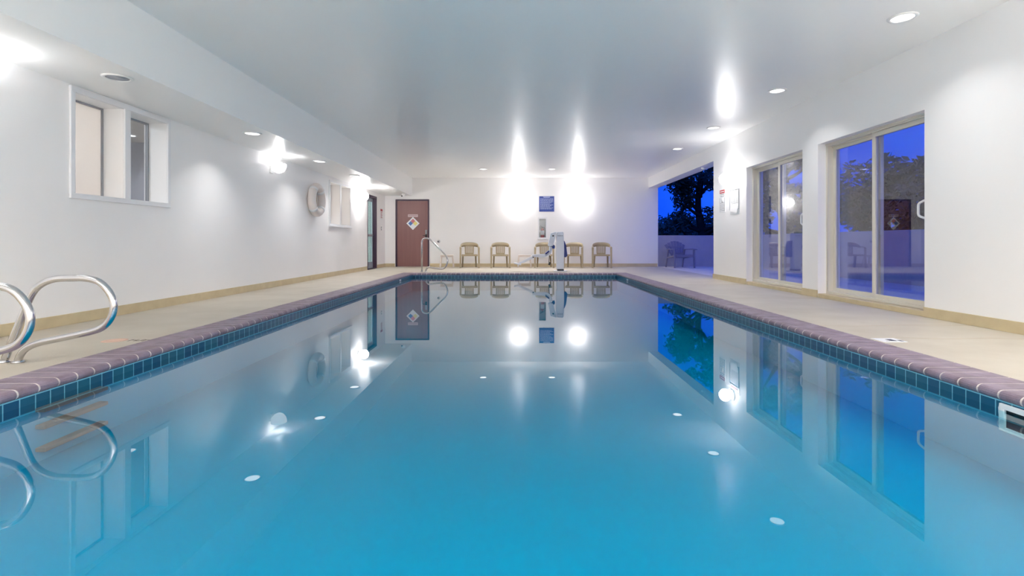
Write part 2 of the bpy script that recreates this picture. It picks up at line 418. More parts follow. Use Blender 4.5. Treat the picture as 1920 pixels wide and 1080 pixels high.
# brick coping: bullnose bricks over a mortar bed, one mesh
def bull(inset=0.0):
    """profile (distance from deck side, z); nose faces +"""
    w = CO + 0.018 - inset; r = 0.026 - inset*0.3; t = -0.052 + inset; top = 0.004 - inset
    P = [(0.0, t), (0.0, top)]
    cx, cz = w - 0.03, (top + t)/2; rz = (top - t)/2
    for k in range(9):
        a = PI/2 - PI*k/8; P.append((cx + 0.03*math.cos(a), cz + rz*math.sin(a)))
    return P
PB, PM = bull(0.0), bull(0.0018)
co = MB()
def sweep(f, a, b, prof, mi, skew=(0,0)):
    n = len(prof); vs = []
    for s_, q in ((a, 0), (b, 1)):
        for d, z in prof: vs.append(f(s_, d, z))
    co.add(vs, [tuple(range(n)), tuple(reversed(range(n, 2*n)))] + [(i, (i+1) % n, (i+1) % n+n, i+n) for i in range(n)], mi)
runs = [
    (lambda s_, d, z: (ox0 + d, s_, z), oy0, oy1), (lambda s_, d, z: (ox1 - d, s_, z), oy0, oy1),
    (lambda s_, d, z: (s_, oy1 - d, z), ox0+CO, ox1-CO), (lambda s_, d, z: (s_, oy0 + d, z), ox0+CO, ox1-CO)]
for f, a, b in runs:
    sweep(f, a, b, PM, 1); n = round((b-a)/0.118); st = (b-a)/n
    for i in range(n): sweep(f, a+i*st+0.006, a+(i+1)*st-0.006, PB, 0)
cob = co.build('trim_3', [M['brick'], M['mortar']], merge=False)
tag(cob, 'purple brown bullnose brick coping with pale joints', 'coping', kind='structure')

# ------------------------------------------------------------------ left windows
def window(name, y0, y1, z0, z1, ym, yM, label, mats, casing, sill):
    t = thing(name, label, 'window', (XL, (y0+y1)/2, z0), kind='structure')
    oy = (y0+y1)/2
    c = casing; f = MB(); H = z1-z0
    f.box(0, 0.022, y0-oy, y1-oy, H-c, H); f.box(0, 0.022, y0-oy, y1-oy, 0, c)
    f.box(0, 0.022, y0-oy, y0-oy+c, c, H-c); f.box(0, 0.022, y1-oy-c, y1-oy, c, H-c)
    f.box(0, 0.022, ym-oy, yM-oy, c, H-c)
    f.build('window_frame', M['trimw'], t, bevel=0.004)
    if sill: MB().box(0, 0.05, y0-oy-0.03, y1-oy+0.03, -0.03, 0.005).build('window_sill', M['trimw'], t, bevel=0.004)
    for (a, b), m in zip(((y0+c, ym), (yM, y1-c)), mats):
        p = MB().box(-0.225, -0.219, a-oy, b-oy, c, H-c).build('pane', m, t)
        e_ = MB(); w = 0.018
        for q in ((a-oy, a-oy+w, c, H-c), (b-oy-w, b-oy, c, H-c), (a-oy+w, b-oy-w, c, c+w), (a-oy+w, b-oy-w, H-c-w, H-c)):
            e_.box(-0.235, -0.205, q[0], q[1], q[2], q[3])
        e_.build('pane_edging', M['grey'], t)
    return t
window('window_1', W1[0], W1[1], WZ1[0], WZ1[1], 5.34, 5.42, 'larger two-pane recessed window nearest the camera', (M['frost'], M['wglass']), 0.05, False)
window('window_2', W2[0], W2[1], WZ2[0], WZ2[1], 11.88, 11.95, 'smaller two-pane recessed window beside the life ring', (M['frost'], M['frost']), 0.04, True)

# the room behind the near window and the corridor behind the glazed door
an = MB()
an.box(-8.2, XLo, 2.0, 9.2, 2.55, 2.65); an.box(-8.2, XLo, 2.0, 9.2, -0.1, 0.0); an.box(-8.3, -8.2, 2.0, 9.2, 0, 2.6); an.box(-8.2, XLo, 1.9, 2.0, 0, 2.6)
tag(an.build('wall_annex', M['annexlite']), 'cream side room seen through the near window', 'wall', kind='structure')
tag(MB().box(-8.2, XLo, 9.2, 9.3, 0, 2.6).build('wall_annex_end', M['annexwall']), 'grey blue wall seen through the near window', 'wall', kind='structure')
an = MB()
an.box(-7.0, XLo, 10.2, 16.3, 2.5, 2.6); an.box(-7.0, XLo, 10.2, 16.3, -0.1, 0); an.box(-7.1, -7.0, 10.2, 16.3, 0, 2.5)
an.box(-7.0, XLo, 16.2, 16.3, 0, 2.5); an.box(-7.0, XLo, 10.1, 10.2, 0, 2.5)
tag(an.build('wall_corridor', M['annexlite']), 'pale corridor behind the glazed door', 'wall', kind='structure')

# ------------------------------------------------------------------ lamps
def can(x, y, z, label, lit=True, gain=1.0):
    t = thing('recessed_light', label, 'ceiling light', (x, y, z), group=None)
    MB().lathe([(0.088, -0.0005), (0.118, -0.0005), (0.118, -0.007), (0.100, -0.013), (0.088, -0.009), (0.088, -0.0005)], 36).build('trim_ring', M['whitepl'], t)
    MB().lathe([(0.0, -0.004), (0.088, -0.004), (0.088, -0.006), (0.0, -0.006)], 32).build('lens', M['canlit'] if lit else M['lens_off'], t)
    if lit:
        ld = bpy.data.lights.new('downlight_lamp', 'AREA'); ld.shape = 'DISK'; ld.size = 0.16; ld.energy = CAN_W*gain; ld.spread = math.radians(114)
        ld.color = (1.0, 0.985, 0.965)
        lo = bpy.data.objects.new('downlight_lamp', ld); COL.objects.link(lo); lo.parent = t; lo.location = (0, 0, -0.010)
    return t
R_ = ['nearest', 'second', 'third', 'fourth']
for i, y in enumerate((4.61, 6.83, 9.03, 11.06)):
    can(3.48, y, ZC, '%s lit recessed light from the camera above the right-hand deck' % R_[i])
can(-3.52, 4.52, ZS, 'unlit recessed light in the soffit above the near window', lit=False)
for i, y in enumerate((6.83, 9.18, 11.15)):
    can(-3.52, y, ZS, '%s lit recessed light along the left soffit' % ['first', 'second', 'third'][i])
can(-0.91, 14.1, ZC, 'left one of the two recessed lights before the far wall', gain=2.6)
can(0.98, 14.1, ZC, 'right one of the two recessed lights before the far wall', gain=2.6)
can(3.48, 2.4, ZC, 'recessed light above the right-hand deck just outside the view')
can(3.48, 0.2, ZC, 'recessed light above the right-hand deck beside the camera')
can(3.48, -2.0, ZC, 'added recessed fill light above the right-hand deck behind the camera')  # unseen, added to raise the room's brightness
can(-3.52, 2.3, ZS, 'recessed light in the soffit just outside the view')
can(-3.52, -1.5, ZS, 'added recessed fill light in the soffit behind the camera')  # out of view, added for more light in the room
can(-6.48, 8.57, 2.55, 'recessed light in the side room seen through the near window')

def fill_panel(x, y, label, z=ZC):  # glowing ceiling panel, added as fill light
    t = thing('added_fill_panel', label, 'ceiling light', (x, y, z))
    f = MB(); a, b, w = 0.62, 0.32, 0.03
    f.box(-a, a, -b, -b+w, -0.03, -0.001); f.box(-a, a, b-w, b, -0.03, -0.001); f.box(-a, -a+w, -b+w, b-w, -0.03, -0.001); f.box(a-w, a, -b+w, b-w, -0.03, -0.001)
    f.build('light_frame', M['whitepl'], t)
    MB().box(-a+w, a-w, -b+w, b-w, -0.022, -0.004).build('diffuser', M['panel'], t)
for x in (-2.0, 0.0, 2.0):  # unseen panels added to lift the room's brightness
    for y in (-1.2, -2.7):
        fill_panel(x, y, 'added fill panel behind the camera, %s one of the %s row' % ({-2.0: 'left', 0.0: 'middle', 2.0: 'right'}[x], 'front' if y > -2 else 'rear'))

fill_panel(-5.6, 4.6, 'added fill panel in the side room near the near window', 2.55)  # added to brighten the near window panes from behind
fill_panel(-5.8, 12.0, 'added fill panel in the corridor behind the far window', 2.50)  # added to brighten the far window panes from behind
fill_panel(-5.8, 14.6, 'added fill panel in the corridor behind the glazed door', 2.50)  # added to brighten the glazed door from behind

def sconce(x, y, z, rz, label, glass='opal'):
    """opens towards local -y"""
    t = thing('wall_sconce', label, 'wall light', (x, y, z), rz)
    MB().lathe([(0.0, -0.001), (0.105, -0.001), (0.105, -0.018), (0.075, -0.03), (0.055, -0.052), (0, -0.052)], 32, axis='y').build('backplate', M['whitepl'], t)
    prof = [(0.0, -0.262)] + [(0.115*math.sin(a), -0.155 - 0.107*math.cos(a)) for a in [PI*k/14 for k in range(1, 12)]] + [(0.05, -0.048)]
    MB().lathe(prof, 32, axis='y').build('opal_globe', M[glass], t)
    return t
sconce(0.07, YB, 1.99, 0, 'left of the two lit globe sconces on the far wall', 'opal_soft')
sconce(1.92, YB, 1.99, 0, 'right of the two lit globe sconces on the far wall', 'opal_soft')
sconce(XR, 9.75, 1.96, -PI/2, 'lit globe sconce above the notices on the right wall', 'opal_soft')
sconce(XR, 2.7, 1.96, -PI/2, 'lit globe sconce on the right wall just outside the view')
sconce(XR, -2.0, 1.96, -PI/2, 'added globe sconce for fill light on the right wall behind the camera')  # unseen sconce added to brighten the room
sconce(XL, 13.3, 1.96, PI/2, 'lit globe sconce on the left wall beside the glazed door')
def uplight(x, y, z, rz, label):
    t = thing('wall_uplight', label, 'wall light', (x, y, z), rz)
    MB().box(-0.05, 0.05, -0.03, -0.001, -0.09, 0.03).build('backplate', M['whitepl'], t, bevel=0.004)
    n = 24; pr = [(0.125, 0.06), (0.122, 0.02), (0.105, -0.03), (0.075, -0.07), (0.03, -0.092), (0.0, -0.095)]
    MB().lathe(pr + [(q[0]*0.93, q[1]+0.006) for q in reversed(pr)], n, (0, -0.135, 0)).build('bowl', M['bowl'], t)
    MB().lathe([(0.0, -0.055)] + [(0.085*math.sin(a), 0.02 - 0.075*math.cos(a)) for a in [PI*k/12 for k in range(1, 12)]] + [(0.0, 0.095)], 24, (0, -0.135, 0)).build('bulb', M['bulb'], t)
    return t
uplight(XL, 8.55, 2.0, PI/2, 'white bowl uplight glowing on the left wall between near window and life ring')
uplight(XL, 3.75, 2.0, PI/2, 'white bowl uplight on the left wall just outside the view')
sconce(XL, -1.6, 1.96, PI/2, 'added globe sconce for fill light on the left wall behind the camera')  # added out of view as extra room light

# ------------------------------------------------------------------ sliding doors
def slider(name, y0, y1, label):
    yc = (y0+y1)/2; hw = (y1-y0)/2
    t = thing(name, label, 'sliding door', (XR, yc, 0), kind='structure')
    MB().box(0.0, 0.30, -hw, hw, 0.0, 0.055).build('threshold_curb', M['board'], t, bevel=0.004)
    f = MB(); a, b = 0.11, 0.25; z0, z1 = 0.055, DH; w = 0.036
    f.box(a, b, -hw, -hw+w, z0, z1); f.box(a, b, hw-w, hw, z0, z1); f.box(a, b, -hw+w, hw-w, z1-w, z1); f.box(a, b, -hw+w, hw-w, z0, z0+w)
    f.box(a-0.012, a, -hw, hw, z1-0.02, z1); f.box(a+0.055, a+0.062, -hw+w, hw-w, z1-w-0.02, z1-w)
    f.build('door_frame', M['alu'], t, bevel=0.003)
    def panel(ya, yb, xa, xb, hand):
        s = 0.055; p = MB()
        p.box(xa, xb, ya, ya+s, z0+w, z1-w); p.box(xa, xb, yb-s, yb, z0+w, z1-w)
        p.box(xa, xb, ya+s, yb-s, z0+w, z0+w+0.05); p.box(xa, xb, ya+s, yb-s, z1-w-s, z1-w)
        o = p.build('sliding_panel', M['alu'], t, bevel=0.003)
        xm = (xa+xb)/2
        MB().box(xm-0.003, xm+0.003, ya+s, yb-s, z0+w+0.05, z1-w-s).build('pane', M['glass'], o)
        if hand:
            yy = ya+0.03
            h = MB().tube(rounded([(xa, yy, 1.0), (xa-0.04, yy+0.03, 1.0), (xa-0.045, yy+0.115, 1.03), (xa-0.045, yy+0.115, 1.16), (xa-0.04, yy+0.03, 1.19), (xa, yy, 1.19)], 0.03), 0.012, 10)
            h.box(xa-0.006, xa, yy-0.012, yy+0.03, 0.96, 1.22)
            h.build('door_handle', M['whitepl'], o)
    panel(-0.03, hw-w, a+0.075, a+0.115, False)
    panel(-hw+w, 0.03, a+0.015, a+0.055, True)
    return t
slider('door_1', *D1, 'farther aluminium sliding glass door, next to the notices')
slider('door_2', *D2, 'nearer aluminium sliding glass door on the right')

# ------------------------------------------------------------------ brown door on the far wall
t = thing('door_3', 'reddish brown flush door with a hazard diamond', 'door', (-3.245, YB, 0), kind='structure')
f = MB(); hw = 0.525
f.box(-hw, -hw+0.055, -0.03, 0.0, 0, 2.10); f.box(hw-0.04, hw, -0.03, 0.0, 0, 2.10); f.box(-hw+0.055, hw-0.04, -0.03, 0, 2.055, 2.10)
f.build('door_frame', M['dframe'], t, bevel=0.003)
MB().box(-hw+0.057, hw-0.042, -0.018, -0.001, 0.008, 2.053).build('door_leaf', M['doorwood'], t)
k = MB(); k.box(0.405, 0.465, -0.045, -0.018, 1.01, 1.15); k.build('door_lock', M['grey'], t, bevel=0.005)
k = MB(); k.cyl((0.435, -0.018, 0.97), (0.435, -0.07, 0.97), 0.02); k.bar((0.435, -0.07, 0.97), (0.34, -0.07, 0.97), 0.02, 0.02); k.box(0.405, 0.465, -0.03, -0.018, 0.90, 1.008)
k.build('door_handle', M['black'], t)
t = thing('hazard_diamond_sign', 'white edged diamond placard with red, blue and yellow quarters on the brown door', 'sign', (-3.225, YB-0.0181, 1.35))
q = 0.205
MB().prism([(0,-q),(q,0),(0,q),(-q,0)], -0.003, 0).build('sign_face', M['paper'], t)
def dia(cx, cz, h, m, nm): MB().prism([(cx,cz-h),(cx+h,cz),(cx,cz+h),(cx-h,cz)], -0.005, -0.003).build(nm, m, t)
h = 0.073
dia(0, h+0.002, h, M['palered'], 'red_quarter'); dia(-h-0.002, 0, h, M['paleblue'], 'blue_quarter'); dia(h+0.002, 0, h, M['yellow'], 'yellow_quarter')
nm_ = thing('door_name_plate', 'narrow pale name plate above the hazard diamond', 'sign', (-3.225, YB-0.0181, 1.592))
MB().box(-0.155, 0.155, -0.004, 0, -0.042, 0.042).build('plate', mat('pale_pink_plate', (214, 188, 190), 0.4), nm_)
g = MB()
for i in range(9): g.box(-0.13+i*0.03, -0.112+i*0.03, -0.0055, -0.004, -0.018, 0.018)
g.build('lettering', mat('brown_lettering', (170, 132, 136), 0.5), nm_)

# glazed corridor door on the left wall
t = thing('door_4', 'glazed door in a dark frame at the far end of the left wall', 'door', (XL, GD[0], 0), kind='structure')
wd = GD[1]-GD[0]; f = MB()
f.box(-0.16, 0.012, wd-0.05, wd, 0, 2.09); f.box(-0.16, 0.012, 0, 0.03, 0, 2.09); f.box(-0.16, 0.012, 0.03, wd-0.05, 2.03, 2.09)
f.build('door_frame', M['dframe'], t, bevel=0.003)
MB().box(-0.2, 0.02, 0.03, wd-0.05, 0, 0.018).build('threshold', M['dframe'], t)
p = MB(); a, b = 0.04, wd-0.055
p.box(-0.13, -0.09, b-0.09, b, 0.02, 2.025); p.box(-0.13, -0.09, a, a+0.09, 0.02, 2.025)
p.box(-0.13, -0.09, a+0.09, b-0.09, 0.02, 0.2); p.box(-0.13, -0.09, a+0.09, b-0.09, 1.93, 2.025); p.box(-0.13, -0.09, a+0.09, b-0.09, 0.92, 1.0)
lf = p.build('door_leaf', mat('light_grey_metal', (190, 198, 208), 0.35, 0.4), t, bevel=0.003)
MB().box(-0.113, -0.107, a+0.09, b-0.09, 0.2, 0.92).build('pane', M['dglass'], lf)
MB().box(-0.113, -0.107, a+0.09, b-0.09, 1.0, 1.93).build('pane', M['dglass'], lf)
MB().tube(rounded([(-0.09, a+0.05, 0.96), (-0.04, a+0.05, 0.96), (-0.04, b-0.05, 0.96), (-0.09, b-0.05, 0.96)], 0.03), 0.013, 10).build('push_bar', M['steel'], lf)

# ------------------------------------------------------------------ grab rails at the left edge
railp = [(-3.205, 0.0), (-3.10, 0.26), (-3.035, 0.415), (-2.975, 0.485), (-2.885, 0.522), (-2.78, 0.528), (-2.69, 0.527), (-2.605, 0.503),
         (-2.543, 0.44), (-2.516, 0.367), (-2.527, 0.293), (-2.577, 0.227), (-2.66, 0.193), (-2.86, 0.150), (-2.98, 0.124), (-3.06, 0.09), (-3.10, 0.045), (-3.117, 0.0)]
def grab(y, label):
    t = thing('grab_rail', label, 'grab rail', (-3.16, y, 0), group='grab rails at the left pool edge')
    MB().tube(catmull([(x+3.16, 0, z) for x, z in railp], 6), 0.0205, 20).build('tube', M['steel'], t)
    for x in (-0.045, 0.045): MB().lathe([(0.0195, 0.0), (0.034, 0.0), (0.032, 0.009), (0.022, 0.014)], 24, (x, 0, 0)).build('floor_flange', M['steel'], t)
    return t
grab(3.2, 'stainless grab rail loop fully in view, the farther of the pair by the pool')
grab(2.65, 'stainless grab rail loop cut by the left picture edge, nearer of the pair')
for i, (z, w) in enumerate(((-0.135, 'top'), (-0.225, 'middle'), (-0.345, 'lowest'))):
    tag(MB().box(PX0+e, PX0+0.06, 2.70, 3.12, z-0.011, z+0.011).build('pool_step', M['step'], bevel=0.004),
        '%s brown step tread under the water between the grab rails' % w, 'pool step', 'underwater steps')

# far handrail
hp = [(0, 0, 0), (0, 0, 0.80), (0.055, -0.02, 0.862), (0.20, -0.06, 0.862), (0.67, -0.22, 0.40), (0.70, -0.24, 0.26), (0.62, -0.20, 0.09), (0.45, -0.14, 0.085), (0.17, -0.03, 0.13), (0.11, 0, 0.06), (0.10, 0, 0.0)]
t = thing('pool_handrail', 'tall stainless handrail at the far left pool corner', 'handrail', (-2.42, 13.12, 0))
MB().tube(rounded(hp, [0.06, 0.06, 0.12, 0.1, 0.12, 0.12, 0.05, 0.05, 0.05], 6), 0.021, 14).build('tube', M['steel'], t)
for x in (0, 0.1): MB().lathe([(0.02, 0.0), (0.04, 0.0), (0.036, 0.01), (0.022, 0.016)], 20, (x, 0, 0)).build('floor_flange', M['steel'], t)

# skimmer and small fittings in the tile band
t = thing('skimmer', 'white skimmer mouth in the waterline tiles at the right edge', 'skimmer', (PX1-e, 2.42, -0.125))
f = MB(); f.box(-0.014, 0, -0.17, 0.17, 0.04, 0.066); f.box(-0.014, 0, -0.17, -0.14, -0.07, 0.04); f.box(-0.014, 0, 0.14, 0.17, -0.07, 0.04); f.box(-0.014, 0, -0.14, 0.14, -0.07, -0.05)
f.build('faceplate', M['whitepl'], t, bevel=0.003)
MB().box(-0.004, 0.0, -0.14, 0.14, -0.05, 0.04).build('mouth', M['dark'], t)  # flat dark plate, the opening's shade put into its colour
for x, y, s_ in ((PX0+e, 11.2, 1), (PX1-e, 11.3, -1)):
    tag(MB().box(min(x, x+s_*0.006), max(x, x+s_*0.006), y-0.07, y+0.07, -0.088, -0.056).build('marker_tile', M['paper']), 'small white marker tile near the far end of the %s pool wall' % ('left' if s_ > 0 else 'right'), 'tile')

# deck markings
t = thing('deck_marking', 'faded red circle and worn dark lettering on the left deck', 'floor marking', (-2.99, 3.9, 0.0))
MB().lathe([(0.05, 0.0006), (0.085, 0.0006), (0.085, 0.0012), (0.05, 0.0012), (0.05, 0.0006)], 32, (-0.085, 0.02, 0)).build('red_circle', M['fadedred'], t)
MB().bar((-0.13, -0.03, 0.001), (-0.04, 0.07, 0.001), 0.022, 0.0011, up=(0,0,1)).build('red_slash', M['fadedred'], t)
g = MB()
for k, (x, y, w, l) in enumerate(((0.03, 0.03, 0.012, 0.06), (0.05, 0.04, 0.03, 0.012), (0.075, 0.03, 0.012, 0.06), (0.1, 0.01, 0.03, 0.014), (0.115, 0.04, 0.012, 0.06), (0.145, 0.05, 0.028, 0.012), (0.14, 0.02, 0.012, 0.05))):
    g.box(x-w/2, x+w/2, y-l/2, y+l/2, 0.0006, 0.0012)
g.build('worn_lettering', M['fadedblack'], t)
t = thing('depth_marker', 'white marker tile with black figures set in the right deck', 'floor marking', (2.86, 3.93, 0.0))
MB().box(-0.09, 0.09, -0.075, 0.075, 0.0004, 0.003).build('tile', M['paper'], t)
g = MB(); g.box(-0.01, 0.035, -0.04, 0.03, 0.003, 0.0036); g.box(0.055, 0.078, -0.055, -0.01, 0.003, 0.0036); g.box(-0.05, -0.02, -0.045, -0.035, 0.003, 0.0036)
g.build('figures', M['black'], t)

# ------------------------------------------------------------------ life ring
t = thing('life_ring', 'round off-white life ring hanging on the left wall', 'life ring', (XL, 10.3, 1.61))
ring = [(0.09, 0.26*math.cos(2*PI*k/48), 0.26*math.sin(2*PI*k/48)) for k in range(48)]
MB().tube(ring, 0.08, 16, closed=True).build('ring', M['foam'], t)
for k in range(4):
    a = PI/4 + k*PI/2; c = (0.09, 0.26*math.cos(a), 0.26*math.sin(a)); d = Vector((0, -math.sin(a), math.cos(a)))*0.03
    MB().cyl(Vector(c)-d, Vector(c)+d, 0.0835, n=18).build('band', M['whitepl'], t)
MB().box(0, 0.09, -0.02, 0.02, 0.13, 0.182).build('hook', M['grey'], t)
g = MB()
for k in range(5):
    g.tube(catmull([(0.05+0.01*k, 0.05*math.sin(k)-0.03, 0.17), (0.06, -0.07+0.02*k, 0.0), (0.06, -0.02+0.015*k, -0.15), (0.06, 0.05, -0.02), (0.05, 0.02+0.01*k, 0.17)], 6), 0.009, 8)
g.build('rope_coil', M['rope'], t)

# ------------------------------------------------------------------ notices on the right pillar (face -x)
def sign_r(name, y, z, w, h, label, cat='sign'):
    return thing(name, label, cat, (XR, y, z))
t = sign_r('wall_notice', 10.25, 1.59, 0.29, 0.46, 'narrow white notice with a red header on the right wall')
MB().box(-0.006, 0, -0.135, 0.135, -0.23, 0.23).build('sign_face', M['paper'], t)
MB().box(-0.0075, -0.006, -0.125, 0.125, 0.145, 0.215).build('red_header', M['red'], t)
g = MB()
g.box(-0.0085, -0.0075, -0.09, 0.09, 0.172, 0.188)
g.build('header_lettering', M['paper'], t)
g = MB()
for r in range(2):
    for k in range(6): g.box(-0.007, -0.006, -0.1+k*0.035, -0.078+k*0.035, 0.118-r*0.035, 0.132-r*0.035)
for r in range(6): g.box(-0.007, -0.006, -0.1, 0.1, -0.2+r*0.03, -0.194+r*0.03)
for yy in (-0.12, 0.112): g.box(-0.007, -0.006, yy, yy+0.008, -0.215, 0.06)
g.build('small_print', M['ink'], t)
MB().lathe([(0.0, -0.0075), (0.05, -0.0075), (0.05, -0.006), (0, -0.006)], 24, (0, 0, 0.005), axis='x').build('round_emblem', M['whitepl'], t)
t = sign_r('framed_notice', 9.68, 1.59, 0.43, 0.6, 'wide framed white notice sheet next to the sliding door')
MB().box(-0.006, 0, -0.215, 0.215, -0.30, 0.30).build('sign_face', M['paper'], t)
g = MB()
for k in range(9): g.box(-0.007, -0.006, -0.19+k*0.042, -0.162+k*0.042, 0.265, 0.283)
g.build('black_heading', M['ink'], t)
g = MB()
for k in range(7): g.box(-0.007, -0.006, -0.14+k*0.042, -0.112+k*0.042, 0.205, 0.228)
g.build('red_heading', M['red'], t)
f = MB(); f.box(-0.016, -0.006, -0.20, -0.19, -0.22, 0.17); f.box(-0.016, -0.006, 0.19, 0.20, -0.22, 0.17); f.box(-0.016, -0.006, -0.19, 0.19, 0.16, 0.17); f.box(-0.016, -0.006, -0.19, 0.19, -0.22, -0.21)
f.build('holder_frame', mat('clear_grey_plastic', (150, 154, 160), 0.3), t)
g = MB()
for r in range(12): g.box(-0.007, -0.006, -0.16, 0.16-0.02*(r % 3), 0.12-r*0.02, 0.124-r*0.02)
g.build('small_print', M['ink'], t)
MB().obox((-0.014, 0.01, -0.20), (0.004, 0.33, 0.12), (0.14, 0.04, 0)).build('loose_sheet', M['paper'], t)

# red notice and switch beside glazed door (left wall)
t = thing('wall_notice', 'small red and white notice on the left wall beyond the glazed door', 'sign', (XL, 15.55, 1.60))
MB().box(0, 0.006, -0.13, 0.13, -0.16, 0.18).build('sign_face', M['paper'], t)
MB().box(0.006, 0.008, -0.12, 0.12, 0.10, 0.17).build('red_header', M['red'], t)
g = MB()
for r in range(5): g.box(0.006, 0.008, -0.1, 0.1-0.03*(r % 2), 0.06-r*0.04, 0.075-r*0.04)
g.build('red_print', M['red'], t)
t = thing('light_switch', 'small switch plate below the red notice', 'switch', (XL, 15.55, 1.18))
MB().box(0, 0.007, -0.035, 0.035, -0.057, 0.057).build('plate', M['grey'], t, bevel=0.002)
MB().box(0.007, 0.013, -0.01, 0.01, -0.02, 0.02).build('toggle', M['whitepl'], t)

# ------------------------------------------------------------------ far wall items
t = thing('pool_rules_sign', 'square blue sign with pale lettering between the far sconces', 'sign', (0.95, YB, 1.96))
MB().box(-0.235, 0.235, -0.008, 0, -0.24, 0.24).build('sign_face', M['blue'], t, bevel=0.002)
g = MB()
g.prism([(-0.12, 0.225), (-0.09, 0.195), (0.09, 0.195), (0.12, 0.225)], -0.010, -0.008)
rr = random.Random(3)
for r in range(11):
    z = 0.155 - r*0.032; x = -0.205
    lim = 0.2 if r < 3 else 0.2 - 0.05*(r % 3)
    while x < lim:
        w = rr.uniform(0.02, 0.06); g.box(x, min(x+w, lim), -0.010, -0.008, z, z+0.016); x += w + 0.010
g.build('lettering', M['bluel'], t)

t = thing('extinguisher_cabinet', 'white framed glass-front fire cabinet below the blue sign', 'cabinet', (0.82, YB, 1.20))
f = MB(); f.box(-0.15, -0.105, -0.03, 0, -0.35, 0.35); f.box(0.105, 0.15, -0.03, 0, -0.35, 0.35); f.box(-0.105, 0.105, -0.03, 0, 0.29, 0.35); f.box(-0.105, 0.105, -0.03, 0, -0.35, -0.29)
f.build('cabinet_door_frame', M['trimw'], t, bevel=0.003)
f = MB(); f.box(-0.108, 0.108, 0.135, 0.149, -0.298, 0.298); f.box(-0.108, -0.1, 0, 0.135, -0.298, 0.298); f.box(0.1, 0.108, 0, 0.135, -0.298, 0.298)
f.build('cabinet_box', mat('cabinet_grey', (178, 176, 176), 0.5), t)
MB().box(-0.105, 0.105, -0.018, -0.014, -0.29, 0.29).build('pane', M['wglass'], t)
t = thing('fire_extinguisher', 'red fire extinguisher with a white label inside the glass cabinet', 'fire extinguisher', (0.82, YB+0.075, 0.903))
MB().lathe([(0, 0.0), (0.055, 0.0), (0.06, 0.01), (0.06, 0.24), (0.045, 0.28), (0.02, 0.30), (0.02, 0.315), (0, 0.315)], 24).build('cylinder', M['red'], t)
MB().lathe([(0.0, 0.09), (0.0615, 0.09), (0.0615, 0.225), (0, 0.225)], 24).build('label_sleeve', M['paper'], t)
k = MB(); k.box(-0.02, 0.02, -0.02, 0.02, 0.315, 0.34); k.bar((0, 0, 0.345), (-0.07, 0, 0.375), 0.02, 0.012); k.bar((0, 0, 0.33), (-0.06, 0, 0.33), 0.02, 0.01)
k.tube(catmull([(0.015, 0, 0.33), (0.06, -0.01, 0.32), (0.078, 0, 0.22), (0.074, 0, 0.12)], 5), 0.008, 8)
k.build('valve_and_hose', M['black'], t)

t = thing('wall_tap', 'small grey wall fitting right of the brown door', 'wall fitting', (-2.42, YB, 0.79))
MB().lathe([(0, -0.001), (0.045, -0.001), (0.045, -0.012), (0, -0.012)], 20, axis='y').build('plate', mat('pale_grey_metal', (200, 200, 204), 0.3, 0.5), t)
MB().cyl((-0.015, -0.012, -0.01), (-0.015, -0.05, -0.01), 0.018).build('knob', M['black'], t)

t = thing('security_camera', 'small white dome camera under the soffit above the brown door', 'security camera', (-3.38, 15.35, ZS))
MB().lathe([(0, 0), (0.06, 0), (0.055, -0.03), (0, -0.03)], 20).build('mount', M['whitepl'], t)
MB().lathe([(0.05, -0.03)] + [(0.055*math.cos(a), -0.04-0.055*math.sin(a)) for a in [PI/2*k/6 for k in range(6)]] + [(0, -0.095)], 20).build('housing', M['whitepl'], t)
MB().cyl((-0.03, -0.03, -0.06), (-0.045, -0.055, -0.068), 0.02).build('lens', M['black'], t)
t = thing('motion_sensor', 'tiny white sensor under the beam of the open bay', 'sensor', (4.28, 11.7, BAYH))
MB().lathe([(0, 0), (0.05, 0), (0.045, -0.03), (0.02, -0.045), (0, -0.045)], 20).build('housing', M['whitepl'], t)

